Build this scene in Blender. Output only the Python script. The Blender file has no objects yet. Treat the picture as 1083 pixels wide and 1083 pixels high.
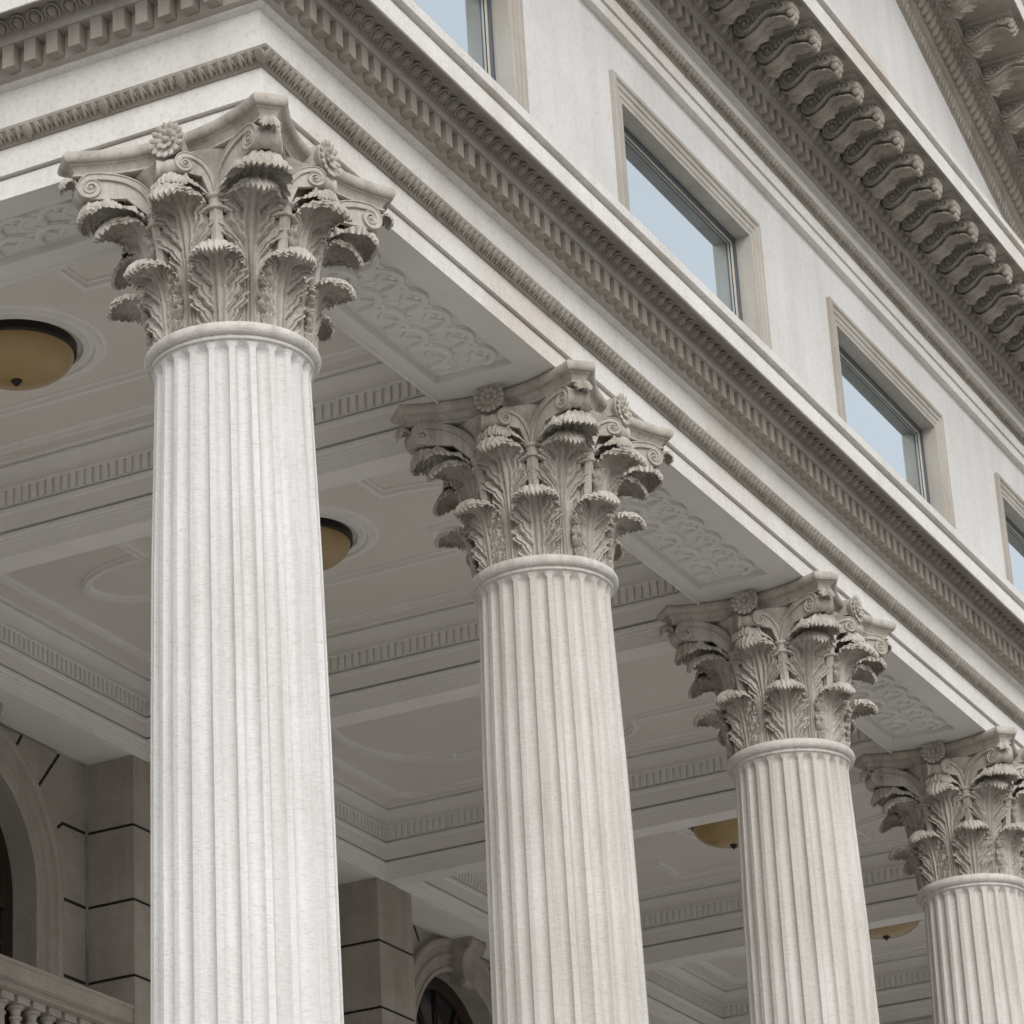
import bpy, math, random
import numpy as np
from mathutils import Matrix, Vector
random.seed(7); np.random.seed(7)
R = math.radians; PI = math.pi
scene = bpy.context.scene
COL = scene.collection
GROUND = -10.3      # z of the plaza; z = 0 is the top of the abacus / soffit of the architrave
BASE = -9.9         # top of the stylobate
COLX = [0, 3.642, 7.598, 11.463, 15.35, 19.2]
XR = 19.2; YL = 10.5
WALL_Y = 5.745

# ------------------------------------------------------------------ materials
def nd(nt, typ, **kw):
    n = nt.nodes.new(typ)
    for k, v in kw.items(): setattr(n, k, v)
    return n
def stone(name, base, alt, dark, speck=.35, rough=.85, bump=.25, grain=60., streak=.35, pit=0., stretch=(1, 1, 1), warm=None, big=.7, sfreq=5):
    m = bpy.data.materials.new(name); m.use_nodes = True
    nt = m.node_tree; L = nt.links; b = nt.nodes['Principled BSDF']
    b.inputs['Roughness'].default_value = rough
    b.inputs['Specular IOR Level'].default_value = .25
    geo = nd(nt, 'ShaderNodeNewGeometry')
    def noise(scale, vec=(1, 1, 1), det=5, rgh=.6):
        mp = nd(nt, 'ShaderNodeMapping'); mp.inputs['Scale'].default_value = vec
        L.new(geo.outputs['Position'], mp.inputs['Vector'])
        n = nd(nt, 'ShaderNodeTexNoise'); n.inputs['Scale'].default_value = scale
        n.inputs['Detail'].default_value = det; n.inputs['Roughness'].default_value = rgh
        L.new(mp.outputs['Vector'], n.inputs['Vector']); return n.outputs['Fac']
    def ramp(src, a, c, lo=0., hi=1.):
        r = nd(nt, 'ShaderNodeMapRange'); r.inputs['From Min'].default_value = a; r.inputs['From Max'].default_value = c
        r.inputs['To Min'].default_value = lo; r.inputs['To Max'].default_value = hi
        L.new(src, r.inputs['Value']); return r.outputs['Result']
    def mix(fac, c1, c2):
        x = nd(nt, 'ShaderNodeMix', data_type='RGBA')
        L.new(fac, x.inputs['Factor'])
        for s, c in ((6, c1), (7, c2)):
            if isinstance(c, tuple): x.inputs[s].default_value = (*c, 1)
            else: L.new(c, x.inputs[s])
        return x.outputs[2]
    c = mix(ramp(noise(big * 1.7), .38, .64), base, alt)
    c = mix(ramp(noise(1., (sfreq, sfreq, .5), 6, .65), .46, .74, 0, streak), c, dark)
    if warm: c = mix(ramp(noise(.55, (1, 1, 1.6), 4), .55, .72, 0, .55), c, warm)
    fine = noise(grain, stretch, 3, .7)
    c = mix(ramp(fine, .52, .75, 0, speck), c, dark)
    c = mix(ramp(fine, .25, .47, speck * .6, 0), c, tuple(min(1, v * 1.18) for v in base))
    hgt = fine
    if pit:
        mp = nd(nt, 'ShaderNodeMapping'); mp.inputs['Scale'].default_value = (1, 1, 2.4)
        L.new(geo.outputs['Position'], mp.inputs['Vector'])
        v = nd(nt, 'ShaderNodeTexVoronoi'); v.inputs['Scale'].default_value = 38
        L.new(mp.outputs['Vector'], v.inputs['Vector'])
        sp = ramp(v.outputs['Distance'], .06, .16, 1, 0)
        gate = ramp(noise(3.), .45, .6)
        mm = nd(nt, 'ShaderNodeMath', operation='MULTIPLY'); L.new(sp, mm.inputs[0]); L.new(gate, mm.inputs[1])
        m2 = nd(nt, 'ShaderNodeMath', operation='MULTIPLY'); L.new(mm.outputs[0], m2.inputs[0]); m2.inputs[1].default_value = pit
        c = mix(m2.outputs[0], c, tuple(v * .55 for v in dark))
    L.new(c, b.inputs['Base Color'])
    bp = nd(nt, 'ShaderNodeBump'); bp.inputs['Strength'].default_value = bump; bp.inputs['Distance'].default_value = .01
    mid = noise(9., (1, 1, 1), 4)
    ad = nd(nt, 'ShaderNodeMath', operation='MULTIPLY_ADD'); L.new(hgt, ad.inputs[0]); ad.inputs[1].default_value = .5; L.new(mid, ad.inputs[2])
    L.new(ad.outputs[0], bp.inputs['Height']); L.new(bp.outputs['Normal'], b.inputs['Normal'])
    return m
def plain(name, col, rough=.5, metal=0., spec=.5):
    m = bpy.data.materials.new(name); m.use_nodes = True
    nt = m.node_tree; b = nt.nodes['Principled BSDF']
    n = nd(nt, 'ShaderNodeTexNoise'); n.inputs['Scale'].default_value = 7
    g = nd(nt, 'ShaderNodeNewGeometry'); nt.links.new(g.outputs['Position'], n.inputs['Vector'])
    x = nd(nt, 'ShaderNodeMix', data_type='RGBA'); nt.links.new(n.outputs['Fac'], x.inputs['Factor'])
    x.inputs[6].default_value = (*[v * .85 for v in col], 1); x.inputs[7].default_value = (*[min(1, v * 1.12) for v in col], 1)
    nt.links.new(x.outputs[2], b.inputs['Base Color'])
    b.inputs['Roughness'].default_value = rough; b.inputs['Metallic'].default_value = metal
    b.inputs['Specular IOR Level'].default_value = spec
    return m
M = {}
M['shaft'] = stone('shaft_stone', (.69, .685, .675), (.635, .625, .61), (.40, .37, .335), speck=.55, bump=.8, grain=26, stretch=(1, 1, 5), streak=.5, pit=.9, sfreq=13)
M['weathered'] = stone('grey_shaft_stone', (.62, .60, .57), (.555, .53, .495), (.33, .288, .24), speck=.5, bump=.7, grain=26, stretch=(1, 1, 5), streak=.6, pit=.95, sfreq=15)  # greyer, darker tone than the corner shaft, with stronger streaks
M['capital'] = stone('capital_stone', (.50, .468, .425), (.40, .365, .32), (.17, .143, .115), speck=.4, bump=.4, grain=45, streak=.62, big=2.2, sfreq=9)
M['fascia'] = stone('fascia_stone', (.725, .71, .685), (.66, .642, .61), (.42, .37, .315), speck=.45, bump=.3, grain=34, streak=.22, pit=.6, warm=(.56, .47, .385))
M['wall'] = stone('attic_wall_stone', (.665, .66, .645), (.61, .603, .585), (.43, .40, .36), speck=.42, bump=.4, grain=28, streak=.3)
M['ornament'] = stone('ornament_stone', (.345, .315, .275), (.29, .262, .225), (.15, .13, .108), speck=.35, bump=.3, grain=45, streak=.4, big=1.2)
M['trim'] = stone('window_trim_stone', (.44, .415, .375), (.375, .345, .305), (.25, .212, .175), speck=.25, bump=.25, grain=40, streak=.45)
M['ceiling'] = stone('ceiling_plaster', (.80, .785, .755), (.75, .735, .70), (.54, .52, .48), speck=.08, bump=.08, grain=30, streak=.12, big=.5)
M['panel'] = stone('ceiling_panel_plaster', (.72, .685, .65), (.68, .645, .61), (.52, .49, .455), speck=.05, bump=.06, grain=30, streak=.08, big=.4)
M['soffit'] = stone('soffit_plaster', (.72, .71, .68), (.67, .66, .63), (.52, .50, .46), speck=.08, bump=.1, grain=30, streak=.1)
M['pier'] = stone('pier_granite', (.41, .375, .33), (.345, .313, .272), (.20, .177, .15), speck=.5, bump=.35, grain=48, streak=.35, big=1.4)
M['joint'] = plain('joint_mortar', (.012, .011, .010), .9)
M['caulk'] = stone('caulk', (.42, .43, .42), (.2, .2, .2), (.08, .08, .08), speck=.4, streak=.8)
M['wood'] = stone('door_wood', (.042, .027, .02), (.032, .02, .015), (.015, .01, .008), speck=.2, bump=.2, grain=20, stretch=(6, 6, .4), rough=.5)
M['darkglass'] = plain('dark_glass', (.012, .014, .015), .06)
M['bronze'] = plain('dark_bronze', (.018, .016, .014), .45, .3)
M['frame'] = plain('window_frame_paint', (.07, .085, .10), .4)
M['bar'] = plain('aluminium_trim', (.50, .44, .37), .45)
M['amber'] = plain('amber_glass', (.38, .265, .12), .25)
M['glass'] = plain('reflective_glass', (.74, .81, .86), .03, 1.)
for n_ in M['glass'].node_tree.nodes:
    if n_.type == 'TEX_NOISE': n_.inputs['Scale'].default_value = .25
    if n_.type == 'MIX': n_.inputs[6].default_value = (.62, .725, .80, 1); n_.inputs[7].default_value = (.67, .77, .835, 1)
M['paving'] = stone('plaza_paving', (.33, .32, .30), (.29, .28, .265), (.21, .20, .19), speck=.3, grain=30)
M['step'] = stone('step_granite', (.60, .585, .56), (.55, .535, .51), (.40, .385, .36), speck=.3, grain=30)
M['roof'] = stone('roof_lead', (.25, .25, .25), (.2, .2, .2), (.12, .12, .12))

# ------------------------------------------------------------------ mesh builder
class MB:
    def __init__(s): s.v = []; s.f = []; s.n = 0
    def add(s, V, F):
        V = [tuple(map(float, p)) for p in V]
        s.v += V; s.f += [tuple(i + s.n for i in q) for q in F]; s.n += len(V); return s
    def box(s, x0, x1, y0, y1, z0, z1):
        V = [(x, y, z) for z in (z0, z1) for y in (y0, y1) for x in (x0, x1)]
        return s.add(V, [(0, 2, 3, 1), (4, 5, 7, 6), (0, 1, 5, 4), (2, 6, 7, 3), (0, 4, 6, 2), (1, 3, 7, 5)])
    def quad(s, a, b, c, d): return s.add([a, b, c, d], [(0, 1, 2, 3)])
    def rings(s, rings, closed_u=True, closed_v=False, cap=False):
        nu = len(rings[0]); nv = len(rings)
        V = [p for r in rings for p in r]; F = []
        for j in range(nv if closed_v else nv - 1):
            k = (j + 1) % nv
            for i in range(nu if closed_u else nu - 1):
                l = (i + 1) % nu
                F.append((j * nu + i, j * nu + l, k * nu + l, k * nu + i))
        if cap: F += [tuple(range(nu))[::-1], tuple((nv - 1) * nu + i for i in range(nu))]
        return s.add(V, F)
    def lathe(s, prof, c=(0, 0), n=64, caps=False):
        return s.rings([[(c[0] + r * math.cos(2 * PI * i / n), c[1] + r * math.sin(2 * PI * i / n), z) for i in range(n)] for r, z in prof], cap=caps)
    def ell(s, c, ax, ay, az, nu=10, nv=7, point=0.):
        # ellipsoid from three semi-axis vectors; point > 0 sharpens the end at -az
        c, ax, ay, az = (np.array(q, float) for q in (c, ax, ay, az)); rg = []
        for j in range(1, nv):
            th = PI * j / nv; st, ct = math.sin(th), math.cos(th)
            k = st * (1 - point * max(0, -ct))
            rg.append([c + k * math.cos(2 * PI * i / nu) * ax + k * math.sin(2 * PI * i / nu) * ay + ct * az for i in range(nu)])
        n0 = s.n; s.rings(rg)
        s.add([c + az, c - az], [])
        t, b = s.n - 2, s.n - 1
        for i in range(nu):
            l = (i + 1) % nu
            s.f += [(t, n0 + l, n0 + i), (b, n0 + (nv - 2) * nu + i, n0 + (nv - 2) * nu + l)]
        return s
    def tube(s, pts, rad, n=8, closed=False):
        pts = [np.array(p, float) for p in pts]; N = len(pts); rg = []
        for i, p in enumerate(pts):
            a = pts[(i - 1) % N] if closed or i > 0 else p
            b = pts[(i + 1) % N] if closed or i < N - 1 else p
            t = b - a; t /= np.linalg.norm(t) + 1e-12
            up = np.array((0, 0, 1.)) if abs(t[2]) < .9 else np.array((1., 0, 0))
            e = np.cross(t, up); e /= np.linalg.norm(e); g = np.cross(e, t)
            r = rad[i] if hasattr(rad, '__len__') else rad
            rg.append([p + r * (math.cos(2 * PI * k / n) * e + math.sin(2 * PI * k / n) * g) for k in range(n)])
        return s.rings(rg, closed_v=closed, cap=not closed)
    def build(s, name, mat, parent=None, angle=32, smooth=True, second=None):
        me = bpy.data.meshes.new(name); me.from_pydata(s.v, [], s.f); me.update()
        if smooth:
            me.polygons.foreach_set('use_smooth', [True] * len(me.polygons)); me.set_sharp_from_angle(angle=R(angle))
        me.materials.append(M[mat])
        if second:      # (first face, material): the rest of the faces carry another material
            me.materials.append(M[second[1]])
            for pl in me.polygons[second[0]:]: pl.material_index = 1
        return link(name, me, parent)
def link(name, data, parent=None):
    o = bpy.data.objects.new(name, data); COL.objects.link(o)
    if parent:
        o.parent = parent; o.matrix_parent_inverse = Matrix.Translation(-Vector(ABS.get(parent.name, (0, 0, 0))))
    return o
ABS = {}
def thing(name, label, cat, loc=(0, 0, 0), group=None):
    o = bpy.data.objects.new(name, None); COL.objects.link(o); o.location = loc; o.empty_display_size = .3
    ABS[o.name] = loc; return tag(o, label, cat, group)
def tag(o, label, cat, group=None, kind=None):
    o['label'] = label; o['category'] = cat
    if group: o['group'] = group
    o['kind'] = kind or 'thing'
    return o
def kids(o): return [c for c in o.children]
def copy_tree(o, parent=None):
    c = o.copy(); COL.objects.link(c)
    if parent: c.parent = parent; c.matrix_parent_inverse = o.matrix_parent_inverse.copy()
    for ch in kids(o): copy_tree(ch, c)
    return c
def smooth(a, b, x):
    t = np.clip((x - a) / (b - a), 0, 1); return t * t * (3 - 2 * t)
def catmull(P, n):
    P = np.array(P, float); P = np.vstack([2 * P[0] - P[1], P, 2 * P[-1] - P[-2]]); out = []
    for i in range(1, len(P) - 2):
        for t in np.linspace(0, 1, 24, endpoint=False):
            a, b, c, d = P[i - 1:i + 3]
            out.append(.5 * (2 * b + (c - a) * t + (2 * a - 5 * b + 4 * c - d) * t * t + (3 * b - a - 3 * c + d) * t ** 3))
    out.append(P[-2]); out = np.array(out)
    s = np.r_[0, np.cumsum(np.linalg.norm(np.diff(out, axis=0), axis=1))]; q = np.linspace(0, s[-1], n)
    return np.stack([np.interp(q, s, out[:, k]) for k in range(out.shape[1])], 1)
def mitre(pts, closed):
    P = [np.array(p, float) for p in pts]; N = len(P); out = []
    for i in range(N):
        def nrm(a, b):
            t = b - a; t = t / np.linalg.norm(t); return np.array((t[1], -t[0]))
        n1 = nrm(P[i - 1], P[i]) if closed or i > 0 else None
        n2 = nrm(P[i], P[(i + 1) % N]) if closed or i < N - 1 else None
        if n1 is None: n1 = n2
        if n2 is None: n2 = n1
        m = n1 + n2; m /= np.linalg.norm(m); out.append(m / max(.3, m @ n1))
    return P, out
def sweep(mb, pts, prof, closed=False, prof_closed=False):
    # prof: (offset to the right of the path, z)
    P, Nn = mitre(pts, closed)
    rg = [[(*(p + n * d), z) for d, z in prof] for p, n in zip(P, Nn)]
    return mb.rings(rg, closed_u=prof_closed, closed_v=closed)
DX = .03
def ent(prof, name, mat, parent, x1=None):
    # moulding that runs along the left front, round the corner and along the right front
    mb = MB()
    rg = [[(-(d - DX), YL, z) for d, z in prof], [(-(d - DX), -d, z) for d, z in prof], [(XR + d, -d, z) for d, z in prof], [(XR + d, YL, z) for d, z in prof]]
    mb.rings(rg, closed_u=False); return mb.build(name, mat, parent, 25)
def run(s):
    # frames along the two fronts: yields (origin fn, outward, along)
    pass
def place_R(x, d, z): return (x, -d, z)
def place_L(y, d, z): return (-(d - DX), y, z)

# ------------------------------------------------------------------ acanthus leaf
def scal(x): return 2.2 * np.abs(np.cos(PI * x)) ** .8 - 1.4
def leaf(curve, width, nt=110, nu=61, veins=11, a=.3, b=1.25, lobes=3., tooth=.055, lobe=.16, vein=.007, lgroove=.014, flare=.02, droop=0., droop_from=.45,
         stem=None, tipround=.12, tiptooth=.03, bulge=.012, thick=.022, wrap=True, rib=.012):
    C = catmull(curve, 200)
    t = np.linspace(0, 1, nt); u = np.linspace(-1, 1, nu); U, T = np.meshgrid(u, t); au = np.abs(U)
    mask = smooth(stem[0], stem[1], T) if stem else smooth(-.02, .1, T)
    pe = T - a * .999
    lf = pe * lobes - np.floor(pe * lobes); dist = np.minimum(lf, 1 - lf)
    W = np.interp(T, *zip(*width))
    w = W * (1 - mask * (1 - smooth(.70, .86, T)) * lobe * np.exp(-(dist / .09) ** 2) + mask * tooth * scal(veins * pe))
    tt = T - tipround * au ** 2 * T ** 4 + tiptooth * scal(veins * (1 - a * au ** b)) * smooth(.88, 1, T)
    p = T - a * au ** b; ph = 2 * PI * veins * p
    vm = smooth(.1, .35, au) * mask
    lp = p * lobes; l2 = lp - np.floor(lp); ld = np.minimum(l2, 1 - l2)
    disp = vein * scal(veins * p) * vm * (.35 + .65 * au) * (1 - .55 * smooth(.72, .92, T)) + rib * (np.exp(-(au / .08) ** 2) - .8 * np.exp(-((au - .14) / .05) ** 2) + .55 * np.exp(-((au - .25) / .06) ** 2) - .6 * np.exp(-((au - .36) / .05) ** 2) * (1 - mask * .5)) * (1 - .55 * T)
    tipk = 1 - .75 * smooth(.66, .86, T)
    disp -= lgroove * np.exp(-(ld / .085) ** 2) * smooth(.18, .45, au) * mask * tipk
    disp += bulge * np.sin(PI * l2) * smooth(.15, .6, au) * mask * tipk
    disp += flare * au ** 2 * mask * (1 - .5 * smooth(.7, 1, T))
    k = np.clip(tt, 0, 1) * 199
    r = np.interp(k, np.arange(200), C[:, 0]); z = np.interp(k, np.arange(200), C[:, 1])
    dv = np.gradient(C, axis=0); dv /= np.linalg.norm(dv, axis=1)[:, None]
    dr = np.interp(k, np.arange(200), dv[:, 0]); dz = np.interp(k, np.arange(200), dv[:, 1])
    ex = np.maximum(tt - 1, 0) * np.linalg.norm(np.diff(C, axis=0), axis=1).sum()
    r = r + dr * ex; z = z + dz * ex
    nr, nz = dz, -dr
    def pos(off):
        rr = r + nr * (disp + off); zz = z + nz * (disp + off) - droop * au ** 2 * smooth(droop_from, 1, T) if droop_from < 1 else z + nz * (disp + off) - droop * au ** 2
        x = U * w
        if wrap:
            th = x / np.maximum(r, .3); return np.stack([rr * np.cos(th), rr * np.sin(th), zz], -1)
        return np.stack([rr, x, zz], -1)
    th_ = thick * (1 - .45 * au)
    F, B = pos(0), pos(-th_)
    mb = MB(); n = nt * nu
    V = np.vstack([F.reshape(-1, 3), B.reshape(-1, 3)]); Q = []
    for j in range(nt - 1):
        for i in range(nu - 1):
            q = (j * nu + i, j * nu + i + 1, (j + 1) * nu + i + 1, (j + 1) * nu + i)
            Q.append(q); Q.append(tuple(n + x for x in q[::-1]))
    edge = [i for i in range(nu)] + [j * nu + nu - 1 for j in range(1, nt)] + [(nt - 1) * nu + i for i in range(nu - 2, -1, -1)] + [j * nu for j in range(nt - 2, 0, -1)]
    for i in range(len(edge)):
        e, f = edge[i], edge[(i + 1) % len(edge)]; Q.append((f, e, n + e, n + f))
    mb.add(V, Q); return mb

# ------------------------------------------------------------------ column
def ribbon(mb, path, wid, nh, P0, e, nv):
    P0, e, nv = (np.array(q, float) for q in (P0, e, nv)); zv = np.array((0, 0, 1.))
    half = [(-1, .72), (-1, .95), (-.72, 1), (-.5, .74), (.5, .74), (.72, 1), (1, .95), (1, .72)]
    cs = [(q, n) for q, n in half] + [(q, -n) for q, n in half[::-1]]
    path = np.array(path); tan = np.gradient(path, axis=0); tan /= np.linalg.norm(tan, axis=1)[:, None]
    rg = []
    for (s, z), (ts, tz), w in zip(path, tan, wid):
        rg.append([P0 + e * (s - tz * q * w / 2) + zv * (z + ts * q * w / 2) + nv * n * nh for q, n in cs])
    mb.rings(rg, cap=True)
def volute(S, Cc, zc, z0, Rr, nh, w0, turns=1.6):
    S, Cc = np.array(S, float), np.array(Cc, float); L = np.linalg.norm(Cc - S); e = np.array([*((Cc - S) / L), 0.]); nv = np.array((-e[1], e[0], 0)); P0 = np.array([*S, 0.])
    p0, p1, p2, p3 = (np.array(q) for q in ((0, z0), (.01, z0 + .62 * (zc + Rr - z0)), (L - .62 * L, zc + Rr), (L, zc + Rr)))
    t = np.linspace(0, 1, 22)[:, None]
    bz = (1 - t) ** 3 * p0 + 3 * t * (1 - t) ** 2 * p1 + 3 * t * t * (1 - t) * p2 + t ** 3 * p3
    th = np.linspace(0, turns * 2 * PI, 58)[1:]
    rad = Rr * (1 - .74 * (th / th[-1]) ** .8)
    sp = np.stack([L + rad * np.sin(th), zc + rad * np.cos(th)], 1)
    path = np.vstack([bz, sp]); wid = np.r_[np.linspace(w0 * 1.05, w0, 22), w0 * (1 - .55 * th / th[-1])]
    mb = MB(); ribbon(mb, path, wid, nh, P0, e, nv)
    # web behind the scroll
    poly = [tuple(q) for q in bz[1:]] + [(L + Rr * math.sin(a), zc + Rr * math.cos(a)) for a in np.linspace(.2, PI * 1.05, 14)] + [(L * .45, zc - Rr * 1.15), (.03, z0)]
    n = len(poly); V = [P0 + e * q[0] + np.array((0, 0, q[1])) + nv * sg * nh * .45 for sg in (-1, 1) for q in poly]
    mb.add(V, [tuple(range(n))[::-1], tuple(range(n, 2 * n))] + [(i, (i + 1) % n, n + (i + 1) % n, n + i) for i in range(n)])
    c = P0 + e * L + np.array((0, 0, zc)); r = Rr * .27
    mb.ell(c, e * r, np.array((0, 0, r)), nv * nh * 1.12, 12, 8)
    return mb
def polar(az, r): return (r * math.cos(R(az)), r * math.sin(R(az)))

def shaft_mesh():
    zt, zb = -1.165, -9.42
    rk = [(-9.5, .482), (-7, .474), (-4.6, .4575), (-3.26, .4447), (-2.25, .430), (-1.3, .4035), (-1.0, .396)]
    zk = [a for a, _ in rk]; rv = [b for _, b in rk]
    zs = [zt, zt - .012, zt - .03] + list(np.linspace(zt - .04, zt - .13, 12)) + list(np.linspace(zt - .16, zb + .15, 44)) + list(np.linspace(zb + .12, zb + .03, 9)) + [zb]
    per, nf = 14, 24; N = per * nf; rg = []
    for z in zs:
        r0 = np.interp(z, zk, rv) + .022 * math.exp(-((zt - z) / .02)); row = []
        for i in range(N):
            uu = ((i % per) + .0) / per - .5; hw = .315
            d = 0
            top, bot = zt - .058, zb + .12
            ez = max(0, (z - top) / .04, (bot - z) / .05)
            q = (uu / hw) ** 2 + ez ** 2
            if q < 1: d = .035 * (1 - q) ** .42
            a = 2 * PI * (i + .5) / N; row.append(((r0 - d) * math.cos(a), (r0 - d) * math.sin(a), z))
        rg.append(row)
    return MB().rings(rg)

def build_column():
    t = thing('fluted_column', 'broad pale fluted column standing at the building corner, the nearest and whitest of the row', 'column', (0, 0, BASE), 'fluted columns along the portico')
    shaft_mesh().build('shaft', 'shaft', t, 40)
    tor = [(.40 + .0, -1.178), (.415, -1.176), (.425, -1.168), (.425, -1.152)] + [(.424 + .034 * math.cos(a), -1.114 + .036 * math.sin(a)) for a in np.linspace(-PI / 2, PI / 2, 12)] + [(.40, -1.078)]
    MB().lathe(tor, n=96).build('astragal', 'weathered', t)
    bs = [(.482, -9.40), (.50, -9.42), (.52, -9.45)] + [(.53 + .045 * math.cos(a), -9.50 + .045 * math.sin(a)) for a in np.linspace(PI / 2, -PI / 2, 8)] + [(.53, -9.56), (.515, -9.60), (.54, -9.64)] + [(.57 + .06 * math.cos(a), -9.70 + .06 * math.sin(a)) for a in np.linspace(PI / 2, -PI / 2, 8)]
    bo = MB().lathe(bs, n=64).build('base', 'shaft', t)
    MB().box(-.63, .63, -.63, .63, BASE, -9.762).build('plinth', 'shaft', bo)
    # ---- capital
    bell = [(.395, -1.09), (.40, -.9), (.405, -.7), (.415, -.52), (.435, -.38), (.47, -.27), (.515, -.19), (.54, -.155), (.545, -.14), (.53, -.13)]
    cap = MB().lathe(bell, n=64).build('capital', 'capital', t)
    ABS[cap.name] = (0, 0, 0)
    # abacus
    A_, B_ = .70, .572
    arc = []
    for y in np.linspace(B_, -B_, 19): arc.append((-A_ + .165 * (1 - (y / B_) ** 2), y))
    pts = []
    for k in range(4):
        c, s = [1, 0, -1, 0][k], [0, 1, 0, -1][k]
        pts += [(x * c - y * s, x * s + y * c) for x, y in arc]
    prof = [(-.12, -.135), (-.062, -.135), (-.055, -.132), (-.055, -.122), (-.066, -.118), (-.060, -.10), (-.050, -.086), (-.040, -.078), (-.033, -.077), (-.033, -.070)]
    prof += [(-.028 + .028 * math.cos(a), -.036 + .034 * math.sin(a)) for a in np.linspace(-PI / 2, PI * .42, 10)] + [(-.022, -.0015)]
    mb = MB(); sweep(mb, pts, prof, closed=True); P_, N_ = mitre(pts, True); mb.add([(*(q + n * -.022), -.0015) for q, n in zip(P_, N_)], [tuple(range(len(pts)))]); mb.build('abacus', 'capital', cap, 30)
    # leaves
    lo = leaf([(.408, -1.085), (.418, -.98), (.432, -.87), (.456, -.785), (.498, -.725), (.55, -.703), (.596, -.716), (.625, -.75), (.634, -.782)],
              [(0, .10), (.12, .13), (.35, .143), (.6, .143), (.78, .14), (.9, .13), (1, .10)], veins=12, a=.38, b=1.15, lobes=4, lobe=.22, tooth=.055, vein=.013, lgroove=.03, bulge=.012, tiptooth=.020, tipround=.16, droop=.042, droop_from=.5, flare=.016, thick=.022, rib=.013)
    up = leaf([(.402, -1.085), (.41, -.9), (.42, -.75), (.438, -.6), (.463, -.485), (.507, -.402), (.568, -.357), (.628, -.368), (.673, -.406), (.697, -.445), (.703, -.468)],
              [(0, .085), (.3, .064), (.40, .078), (.48, .126), (.6, .158), (.75, .155), (.88, .143), (1, .105)], nt=130, veins=16, a=.29, b=1.15, lobes=5.333, lobe=.22, tooth=.055, vein=.013, lgroove=.03, bulge=.012, tiptooth=.013, tipround=.16, stem=(.36, .45), droop=.046, droop_from=.6, flare=.018, thick=.024, rib=.016)
    for nm, mbx, off in (('lower_acanthus_leaf', lo, 22.5), ('upper_acanthus_leaf', up, 0)):
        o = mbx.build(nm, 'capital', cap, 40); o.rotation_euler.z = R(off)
        for k in range(1, 8):
            c = o.copy(); COL.objects.link(c); c.rotation_euler.z = R(off + 45 * k)
    # stalks between the upper leaves
    def stalk():
        mb = MB(); nfl = 6; N = nfl * 6; rg = []
        ax = [(.425, -.80), (.432, -.66), (.447, -.53), (.462, -.455)]
        C = catmull(ax, 10)
        for j, (r, z) in enumerate(C):
            rad = .030 + .011 * (j / 9)
            rg.append([(r + rad * (1 - .16 * abs(math.sin(nfl * PI * i / N))) * math.cos(2 * PI * i / N), rad * (1 - .16 * abs(math.sin(nfl * PI * i / N))) * math.sin(2 * PI * i / N), z) for i in range(N)])
        mb.rings(rg, cap=True)
        ring = [(.036, -.462), (.047, -.458), (.050, -.448), (.047, -.438), (.040, -.434), (.044, -.405), (.052, -.400), (.058, -.390), (.054, -.376), (.03, -.38)]
        mb.lathe(ring, (.466, 0), 20, True)
        return mb
    o = stalk().build('caulicolus', 'capital', cap); o.rotation_euler.z = R(22.5)
    for k in range(1, 8):
        c = o.copy(); COL.objects.link(c); c.rotation_euler.z = R(22.5 + 45 * k)
    # corner volutes, helices
    def two(name, mbs, n=4, step=90):
        for mbx in mbs:
            o = mbx.build(name, 'capital', cap, 40)
            for k in range(1, n):
                c = o.copy(); COL.objects.link(c); c.rotation_euler.z = R(step * k)
    vs = []
    for sg in (-1, 1):
        S = polar(45 + sg * 22.0, .468); c = np.array(polar(45, .748)) + sg * .062 * np.array(polar(135, 1))
        vs.append(volute(S, c, -.205, -.395, .064, .030, .040))
    two('corner_volute', vs)
    vs = []
    for sg in (-1, 1):
        S = polar(sg * 22.5, .468); c = np.array(polar(0, .565)) + sg * .072 * np.array(polar(90, 1))
        vs.append(volute(S, c, -.222, -.395, .050, .026, .032, 1.5))
    two('helix', vs)
    # leaves under the volutes and helices
    cl = leaf([(.47, -.375), (.54, -.31), (.62, -.278), (.70, -.272), (.755, -.292), (.782, -.335), (.785, -.37)], [(0, .175), (.3, .185), (.6, .17), (.85, .15), (1, .12)], veins=10, a=.42, lobes=3, droop=.085,
              droop_from=1.5, flare=-.01, thick=.024, tipround=.2, vein=.008, tiptooth=.02)
    o = cl.build('volute_leaf', 'capital', cap, 40); o.rotation_euler.z = R(45)
    for k in range(1, 4):
        c = o.copy(); COL.objects.link(c); c.rotation_euler.z = R(45 + 90 * k)
    hl = leaf([(.46, -.36), (.50, -.31), (.55, -.285), (.59, -.285), (.618, -.31), (.625, -.345)], [(0, .165), (.4, .15), (.8, .115), (1, .085)], nt=40, veins=9, a=.42, lobes=2.6, droop=.07, droop_from=1.5, flare=-.01, thick=.022, tipround=.2, vein=.006)
    two('helix_leaf', [hl])
    # corner bolster + curled tip, helix bolster
    mb = MB()
    cr = [(-.062, .040), (-.05, .05), (-.03, .047), (-.018, .053), (0, .056), (.018, .053), (.03, .047), (.05, .05), (.062, .040)]
    ex, ey = np.array((*polar(45, 1), 0)), np.array((*polar(135, 1), 0)); c0 = ex * .775 + np.array((0, 0, -.208))
    mb.rings([[c0 + ey * q + ex * rr * math.cos(a) + np.array((0, 0, rr * math.sin(a))) for a in np.linspace(0, 2 * PI, 17)[:-1]] for q, rr in cr], cap=True)
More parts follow.
